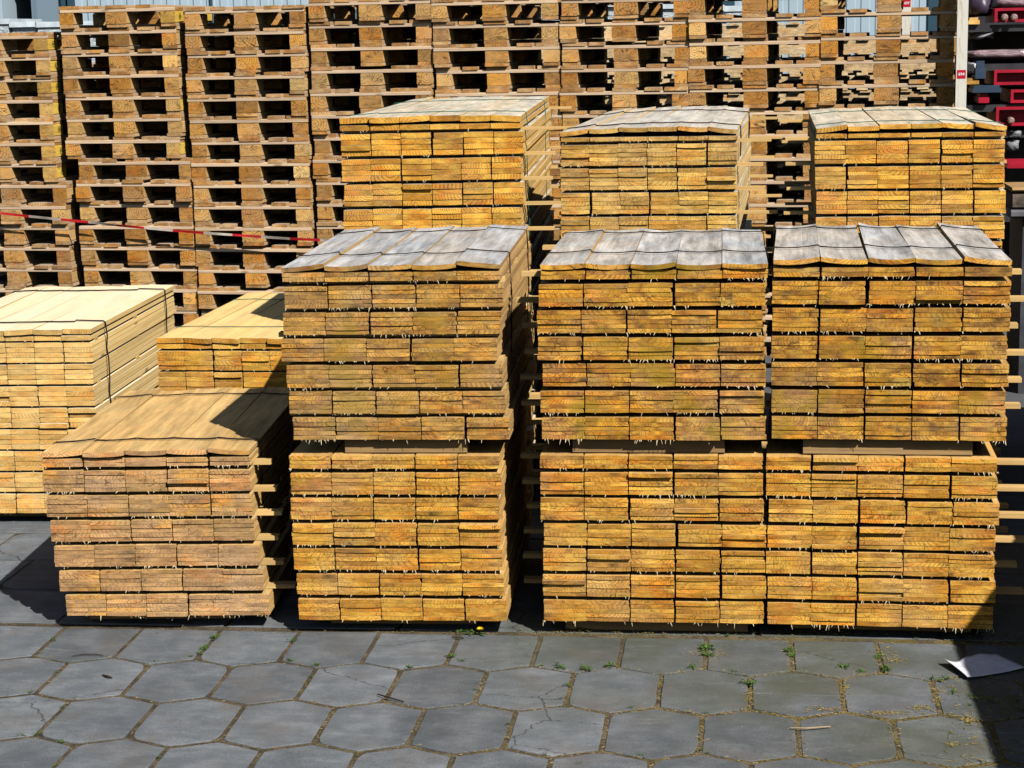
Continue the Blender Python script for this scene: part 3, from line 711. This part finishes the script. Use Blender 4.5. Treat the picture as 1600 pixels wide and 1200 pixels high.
def lump(label, name, cat, u0, v0, u1, v1, y, mat, depth=.45, seed=1, rough=.035, group=None):
    rr = random.Random(seed); x0, x1, z0, z1 = pb(u0, v0, u1, v1, y); m = MB(); nx, ny = 12, 8
    cx, cz, cyy = (x0+x1)/2, (z0+z1)/2, y+depth/2
    vs_, fs = [], []
    for j in range(ny+1):
        th = PI*j/ny
        for i in range(nx):
            ph = 2*PI*i/nx
            sx, sy, sz = math.sin(th)*math.cos(ph), math.sin(th)*math.sin(ph), math.cos(th)
            pw = lambda q: math.copysign(abs(q)**.45, q); k = 1+rr.uniform(-rough, rough)*3
            vs_.append(Vector((pw(sx)*(x1-x0)/2*k, pw(sy)*depth/2*k, max(-(z1-z0)/2, pw(sz)*(z1-z0)/2*k)+(z1-z0)/2)))
    for j in range(ny):
        for i in range(nx): fs.append((j*nx+i, (j+1)*nx+i, (j+1)*nx+(i+1) % nx, j*nx+(i+1) % nx))
    o = link(name, mesh(name, vs_, fs, mat, smooth=True), None, (cx, cyy, z0)); return tag(o, label, cat, group)
lump('pinkish clear plastic wrap heaped over the top red frame', 'plastic_wrap', 'plastic wrap', 1552, -8, 1640, 13, YB, M_WRAPP, .4, 3)
lump('crumpled clear plastic sheet hanging on the rack beside the white post', 'plastic_sheet', 'plastic sheet', 1509, 40, 1556, 62, YB, M_WRAPW, .5, 5, .06)
lump('long pink and white wrapped roll lying across the rack', 'wrapped_roll', 'wrapped roll', 1508, 76, 1650, 92, YB-.05, M_WRAPP, .3, 6, .02)
lump('grey and white wrapped roll lying below the pink roll', 'wrapped_roll', 'wrapped roll', 1508, 96, 1540, 118, YB-.02, M_WRAPW, .4, 8, .04)
lump('dark purple wrapped load at the very top of the rack', 'wrapped_load', 'wrapped load', 1514, -10, 1553, 26, YB+.1, simple('dark_purple_wrap', (.05, .035, .06), .35, noise=.4), .5, 9, .04)
lump('crumpled white plastic bag under the lowest red frame', 'plastic_bag', 'plastic bag', 1576, 203, 1598, 216, YB-.05, M_WRAPW, .3, 11, .06)
lump('grey crumpled sheeting bundle hanging below the rack shelf', 'sheeting_bundle', 'sheeting', 1572, 218, 1594, 236, YB-.05, M_WRAPW, .4, 12, .05)
def plate(label, name, cat, u0, v0, u1, v1, y, mat, depth=.35, lip=True, grp=None):
    x0, x1, z0, z1 = pb(u0, v0, u1, v1, y); root = thing(name, label, cat, ((x0+x1)/2, y, z0), 0, grp)
    m = MB(); m.box(x0, x1, y, y+depth, z0, z0+(z1-z0)*.6); rel(root, m, 'body', mat)
    m = MB(); m.box(x0+.008, x1-.008, y+.02, y+depth-.02, z0+(z1-z0)*.6+.0005, z1); rel(root, m, 'rim', mat)
    return root
plate('dark blue steel box left of the red channel', 'steel_box', 'steel part', 1524, 95, 1541, 123, YB-.05, M_NAVY)
plate('flat dark blue steel plate on the third rack shelf', 'steel_plate', 'steel part', 1520, 133, 1565, 145, YB-.08, M_NAVY)
plate('short red steel piece below the dark blue plate', 'steel_block', 'steel part', 1529, 146, 1546, 161, YB-.06, M_REDP)
plate('brown wooden block next to the white post on the rack', 'wooden_block', 'wood block', 1508, 122, 1530, 132, YB-.05, W_BEARER)
plate('orange wooden block on the top rack shelf', 'wooden_block', 'wood block', 1513, 27, 1531, 38, YB-.05, W_LATH)
plate('thin red steel bar sticking out behind the right golden bundle', 'steel_bar', 'steel part', 1574, 256, 1640, 263, 11.2, M_REDP, .5)
# grey beams and a heap of rough timber behind the right end
for k, (u0, v0, u1, v1, lab, mm) in enumerate(((1574, 288, 1660, 296, 'tan squared beam on the log behind the right golden bundle', W_BEARER), (1574, 298, 1660, 322, 'rough grey log behind the right golden bundle', simple('rough_log_bark', (.11, .085, .065), .95, noise=.6, scale=25)), (1572, 322, 1660, 336, 'pale grey concrete beam under the rough log', None))):
    x0, x1, z0, z1 = pb(u0, v0, u1, v1, 10.6)
    m = MB(); m.cbox(-.2, .2, 0, x1-x0, 0, (z1-z0), .012)
    o = m.obj('timber_beam' if mm else 'concrete_beam', mm or simple('pale_concrete', (.12, .12, .13), .8, noise=.3), None, (x0, 10.6, z0), (0, 0, -PI/2)); tag(o, lab, 'beam')
sup = MB(); x0, x1, z0, z1 = pb(1590, 336, 1650, 420, 10.6)
sup.box(0, .7, 0, .5, 0, z0+(z1-z0)-.002-0); o = sup.obj('concrete_block', simple('dark_concrete', (.05, .052, .06), .8, noise=.4), None, (x0, 10.45, gz(10.5)))
o.scale.z = (pb(1590, 336, 1650, 420, 10.6)[3]-gz(10.5))/max(.01, (z0+(z1-z0)-.002)); tag(o, 'dark concrete block carrying the grey beams at the right edge', 'concrete block')

# ------------------------------------------------------------------ hall and yard goods far behind
def clad_mat(name, c, rib=.25):
    g = G(name); pos = g.n('NewGeometry').outputs['Position']; x = g.xyz(pos)
    s = g.math('PINGPONG', x[0], rib/2); h = g.mr(s, rib*.16, rib*.24)
    n = g.noise(g.vec('MULTIPLY', pos, (.6, 1, .15)), 1.0, 4)
    g.col(g.mix(g.mr(n, .35, .7), tuple(v*.86 for v in c), c)); g.b.inputs['Roughness'].default_value = .4; g.bump(h, .6, .03); return g.m
M_CLAD = clad_mat('pale_blue_cladding', (.42, .53, .60)); M_TRIM = simple('dark_blue_trim', (.03, .07, .10), .4); M_DOORD = simple('doorway_shade_black', (.006, .008, .012), .9)
M_PANEL = clad_mat('grey_blue_panel', (.20, .28, .34), 1.1)
YH = 34.0
hall = thing('industrial_hall', 'pale blue clad industrial hall standing behind the pallet wall', 'building', (0, YH, gz(40)))
def hx(u, y=YH): return on_y(u, 20, y).x
m = MB(); m.box(hx(118), 30, YH, YH+14, 0, 8.5)
m.box(-45, hx(4), YH, YH+14, 0, 8.5); m.box(hx(4), hx(118), YH, YH+14, 3.6, 8.5); m.box(hx(4), hx(118), YH+3, YH+14, 0, 3.6)
rel(hall, m, 'wall', M_CLAD)
m = MB(); m.box(-45.2, 30.2, YH-.3, YH+14.3, 8.5, 8.9); rel(hall, m, 'roof', M_TRIM)
m = MB(); m.box(hx(48), hx(98), YH+.05, YH+.15, 0, 3.6); rel(hall, m, 'sliding_door', M_PANEL)
m = MB(); m.box(hx(4), hx(48), YH+2.9, YH+2.98, 0, 3.6); rel(hall, m, 'doorway_shade', M_DOORD)  # near-black sheet painting the unlit inside of the open door
for a, b in ((98, 104), (108, 117)):
    m = MB(); m.box(hx(a), hx(b), YH-.06, YH+.2, 0, 8.4); rel(hall, m, 'door_post', M_TRIM)
for a in (330, 560, 800, 1080, 1300, 1500):
    m = MB(); m.box(hx(a), hx(a+3), YH-.05, YH-.001, 0, 8.4); rel(hall, m, 'cladding_joint', M_TRIM)
for a in (1108, 1450):
    m = MB(); m.box(hx(a), hx(a+40), YH-.04, YH-.002, .05, 2.6); rel(hall, m, 'door', M_TRIM)
# wrapped goods
YW = 21.0
M_CARTON = simple('pale_carton', (.60, .68, .72), .5, noise=.2)
for i, (u0, u1, vt) in enumerate(((-70, 14, 30), (17, 56, 34), (58, 96, 34), (98, 150, 33), (690, 765, 6), (790, 850, 4), (905, 985, 2), (1010, 1070, 5), (1105, 1130, 8), (1133, 1166, 9))):
    x0, x1 = on_y(u0, vt, YW).x, on_y(u1, vt, YW).x; zt = on_y((u0+u1)/2, vt, YW).z; r0 = gz(YW)
    names = ['far left edge', 'just right of the leftmost', 'third from left', 'behind the second pallet stack', 'left opening of the fifth pallet stack', 'right opening of the fifth pallet stack', 'left opening of the sixth pallet stack', 'right opening of the sixth pallet stack', 'left opening of the seventh pallet stack', 'right half of the seventh stack opening']
    root = thing('wrapped_goods', f'pale plastic wrapped pallet load beyond the pallet wall, {names[i]}', 'wrapped goods', ((x0+x1)/2, YW, r0), 0, 'wrapped pallet loads beyond the pallet wall')
    m = MB()
    for q in range(3): m.box(x0+q*(x1-x0)/3+.02, x0+(q+1)*(x1-x0)/3-.02, YW, YW+1.0, r0, r0+.12)
    rel(root, m, 'base', W_REAR)
    m = MB(); nz = 8; rr = random.Random(i); ncl = max(1, round((x1-x0)/.28))
    for a in range(nz):
        for c in range(ncl):
            ww = (x1-x0)/ncl; hh = (zt-r0-.13)/nz; j = rr.uniform(-.02, .02)
            m.cbox(x0+c*ww+.006, x0+(c+1)*ww-.006, YW+j, YW+.95, r0+.125+a*hh, r0+.125+(a+1)*hh-.008, .015)
    rel(root, m, 'cartons', M_PALEWRAP)
    m = MB(); m.box(x0-.012, x1+.012, YW-.03, YW+1.0, zt-.06, zt); rel(root, m, 'wrap', M_CARTON)

# ------------------------------------------------------------------ small things on the ground
M_LEAF = simple('weed_leaf', (.065, .125, .022), .7, noise=.6, scale=60); M_DRY = simple('dry_straw', (.34, .25, .11), .95, noise=.5, scale=90); M_MOSS = simple('yellow_moss', (.23, .18, .02), .95, noise=.5, scale=120)
def leaf(m, p, d, ln, wd, lift, mi=0):
    d = Vector((math.cos(d), math.sin(d), 0)); s = Vector((-d.y, d.x, 0)); p = Vector(p)
    a, b, c = p, p+d*ln*.5+Vector((0, 0, lift)), p+d*ln+Vector((0, 0, lift*.7))
    u = Vector((0, 0, .0006))
    m.add([a, b+s*wd, c, b-s*wd, a-u, b+s*wd-u, c-u, b-s*wd-u], [(0, 3, 2, 1), (4, 5, 6, 7), (0, 1, 5, 4), (1, 2, 6, 5), (2, 3, 7, 6), (3, 0, 4, 7)], mi)
wd_ = MB()
def tuft(u, v, n, size):
    p = on_z(u, v); size *= .78
    for _ in range(n):
        leaf(wd_, (p.x+R(-1, 1)*size*.5, p.y+R(-1, 1)*size*.5, R(-.002, .004)), R(0, 2*PI), size*R(.35, 1.1), size*R(.07, .16), size*R(.1, .6))
tl = [(82, 1000, 12, .02), (61, 1021, 8, .014), (108, 1036, 8, .014), (88, 1051, 8, .014), (47, 1082, 10, .016), (98, 1105, 8, .014), (33, 1150, 10, .018), (58, 1148, 10, .018), (95, 1160, 12, .018), (338, 997, 22, .026), (318, 1014, 18, .024), (311, 1022, 12, .02), (297, 1027, 8, .016), (243, 1034, 8, .014), (85, 1198, 8, .014), (248, 1184, 10, .014),
      (456, 1002, 14, .022), (452, 1033, 16, .02), (495, 1041, 14, .02), (485, 1058, 8, .014), (640, 1044, 16, .02), (705, 1027, 18, .026), (720, 988, 16, .024), (735, 987, 10, .02), (722, 1034, 10, .02), (886, 984, 20, .022), (905, 985, 24, .024), (919, 986, 14, .02), (847, 1041, 10, .016), (875, 1043, 26, .026), (916, 1046, 26, .026), (953, 1041, 26, .026), (888, 1072, 16, .02), (794, 1133, 10, .014), (741, 1078, 8, .012),
      (1104, 1014, 30, .04), (1106, 1026, 24, .03), (1080, 1044, 20, .026), (1137, 993, 10, .018), (1150, 1050, 8, .016), (1172, 1070, 26, .034), (1232, 1018, 26, .03), (1240, 1026, 18, .024), (1317, 1044, 18, .03), (1347, 1050, 14, .024), (1384, 1047, 30, .03), (1372, 1028, 18, .026), (1456, 1062, 14, .02), (1468, 1065, 14, .02), (1480, 1060, 10, .02), (1433, 998, 6, .014), (1105, 1115, 8, .016), (1095, 1172, 10, .014), (1108, 1177, 8, .012), (905, 1193, 8, .012), (985, 1106, 8, .014), (1000, 1180, 10, .014), (850, 1180, 6, .012)]
for t_ in tl: tuft(*t_)
for _ in range(60):
    tu, tv = R(1490, 1640), R(985, 1120)
    if not (1460 < tu < 1615 and 1015 < tv < 1072): tuft(tu, tv, random.randint(3, 9), R(.012, .03))
tag(wd_.obj('weeds', M_LEAF), kind='stuff')
dl = MB()
def bit(u, v, ln, mi):
    p = on_z(u, v); a = R(0, PI); q = Vector((math.cos(a), math.sin(a), R(-.1, .2)))*ln
    dl.tube([p+Vector((0, 0, .002)), p+q*.5+Vector((0, 0, .003)), p+q+Vector((0, 0, .002))], [.0004, R(.0005, .0014), .0004], 4, mi)
joint = []
for row in range(0, 6):
    far = PAV_Y0-row*PAV_OFF
    for n in range(-6, 14):
        x = PAV_X0+PAV_XO*(row % 2)+n*PAV_D; joint.append((x, far, x, far-PAV_L))
        joint.append((x, far, x+PAV_D/2, far+C)); joint.append((x+PAV_D/2, far+C, x+PAV_D, far))
for xa, ya, xb, yb in joint:
    dens = max(.15, min(1.0, (xa+1.9)/2.4)) * (1.3 if ya > 5.1 else .6)
    for _ in range(int(42*dens)):
        u = random.random(); x = xa+(xb-xa)*u+random.gauss(0, .008*(.6+dens*.6)); y = ya+(yb-ya)*u+random.gauss(0, .008); a = R(0, PI); ln = R(.004, .015)
        p = Vector((x, y, R(-.006, .002))); q = Vector((math.cos(a), math.sin(a), R(-.05, .15)))*ln
        dl.tube([p, p+q*.5+Vector((0, 0, .0005)), p+q], [.0004, R(.0005, .0016), .0004], 4, 0 if random.random() < .68 else 1)
for _ in range(420): bit(R(0, 1500) if random.random() < .25 else R(800, 1470), R(984, 993)+0*R(0, 1), R(.004, .014), random.choice((0, 0, 1)))
for cu, cv, su, sv, k in ((1105, 1024, 30, 11, 90), (1235, 1022, 12, 20, 50), (1380, 1025, 16, 24, 90), (1400, 1034, 18, 5, 40), (1170, 1090, 9, 16, 40), (1320, 1080, 6, 22, 70), (1290, 1110, 35, 4, 60), (1385, 1115, 40, 4, 80), (1463, 1090, 7, 20, 60), (1440, 1108, 18, 5, 60), (1512, 1125, 9, 5, 40), (1488, 1165, 10, 4, 30)):
    for _ in range(k): bit(random.gauss(cu, su*.5), random.gauss(cv, sv*.5), R(.005, .016), random.choice((0, 0, 1)))
for _ in range(500):
    tu, tv = R(1480, 1650), R(985, 1200)
    if not (1465 < tu < 1610 and 1018 < tv < 1068): bit(tu, tv, R(.006, .03), random.choice((0, 1, 1)))
tag(dl.obj('dry_litter', [M_DRY, M_MOSS]), kind='stuff')
# dandelion
p = on_z(741, 991); dn = thing('dandelion', 'small yellow dandelion flowering at the foot of the second bundle', 'flower', p)
m = MB(); top = on_y(750, 985, p.y-.01)-p
m.tube([(0, 0, 0), (top.x*.5, top.y*.5, top.z*.7), tuple(top)], .0016, 5); m.obj('stem', M_LEAF, dn)
m = MB()
for k in range(46):
    a = k*2.4; r = .012*math.sqrt(k/46); d = Vector((math.cos(a), math.sin(a)*.8-.3, .9-.55*k/46)).normalized()
    b = Vector(top); s = Vector((-math.sin(a), math.cos(a), 0))*.0013
    m.add([b-s, b+s, b+d*.012+s, b+d*.013, b+d*.012-s], [(0, 1, 2, 3, 4)])
m.obj('petals', simple('dandelion_yellow', (.85, .52, .0), .6), dn)
m = MB()
for k in range(9): leaf(m, (R(-.01, .01), R(-.008, .004), .001), R(0, 2*PI), R(.02, .045), .004, R(.004, .012))
m.obj('leaves', M_LEAF, dn)
# twigs, bark, stick
def twig(label, pts, r, mat, name='twig'):
    m = MB(); m.tube([on_z(u, v, z) for u, v, z in pts], r, 6); c = sum(m.v, Vector())/len(m.v); c.z = 0
    for q in m.v: q -= c
    tag(m.obj(name, mat, None, c), label, 'twig')
M_TWIG = simple('dark_twig', (.035, .022, .016), .8); M_STICK = simple('pale_stick', (.35, .27, .16), .8)
twig('short straight dark twig lying across a paver joint', [(590, 1084.5, .006), (605, 1089, .008), (631, 1096.5, .005)], [.002, .003, .0022], M_TWIG)
twig('curved thin brown twig on the paving by the leftmost front bundle', [(112, 1025, .004), (130, 1022, .006), (148, 1022, .006), (161, 1024, .004)], [.001, .0022, .002, .0014], M_TWIG)
twig('long pale bleached stick lying across a joint at the right', [(1235, 1137, .005), (1260, 1138, .007), (1298, 1135, .005)], [.0018, .003, .002], M_STICK)
twig('small brown bark sliver in the middle of a left paver', [(160, 1054.5, .003), (168, 1057, .005), (175, 1059, .003)], [.002, .005, .002], M_TWIG, 'bark_sliver')
twig('dark twig next to the dandelion by the bundle shadow', [(706, 995, .004), (715, 996, .006), (725, 997, .004)], [.0018, .003, .002], M_TWIG)
# crumpled paper
M_PAPER = simple('white_paper', (.82, .80, .84), .6, noise=.10, scale=30)
c00, c10, c11, c01 = on_z(1512, 1064), on_z(1602, 1046), on_z(1556, 1024), on_z(1474, 1040)
pm = MB(); nu, nv = 14, 10; vs_ = []
for j in range(nv+1):
    for i in range(nu+1):
        a, b = i/nu, j/nv
        p = c00.lerp(c10, a).lerp(c01.lerp(c11, a), b)
        z = .006 + .020*max(0, 1-a*3.2)**2*(.35+.65*b) + .006*math.exp(-((a-.30-.1*b)/.08)**2)*b + .010*math.exp(-((a-.66)/.2)**2)*b**2 + .0012*math.sin(a*7+b*4)
        vs_.append(Vector((p.x, p.y, z)))
k = len(vs_); vs2 = vs_+[v-Vector((0, 0, .0006)) for v in vs_]; fs = []
for j in range(nv):
    for i in range(nu):
        q = j*(nu+1)+i; fs += [(q, q+1, q+nu+2, q+nu+1), (k+q, k+q+nu+1, k+q+nu+2, k+q+1)]
edge = [i for i in range(nu+1)] + [j*(nu+1)+nu for j in range(1, nv+1)] + [nv*(nu+1)+i for i in range(nu-1, -1, -1)] + [j*(nu+1) for j in range(nv-1, 0, -1)]
for a, b in zip(edge, edge[1:]+edge[:1]): fs.append((a, k+a, k+b, b))
cen = sum(vs2, Vector())/len(vs2); cen.z = 0
tag(link('paper_sheet', mesh('paper_sheet', [v-cen for v in vs2], fs, M_PAPER, smooth=True), None, cen), 'crumpled white sheet of paper on the ground at the right', 'paper')
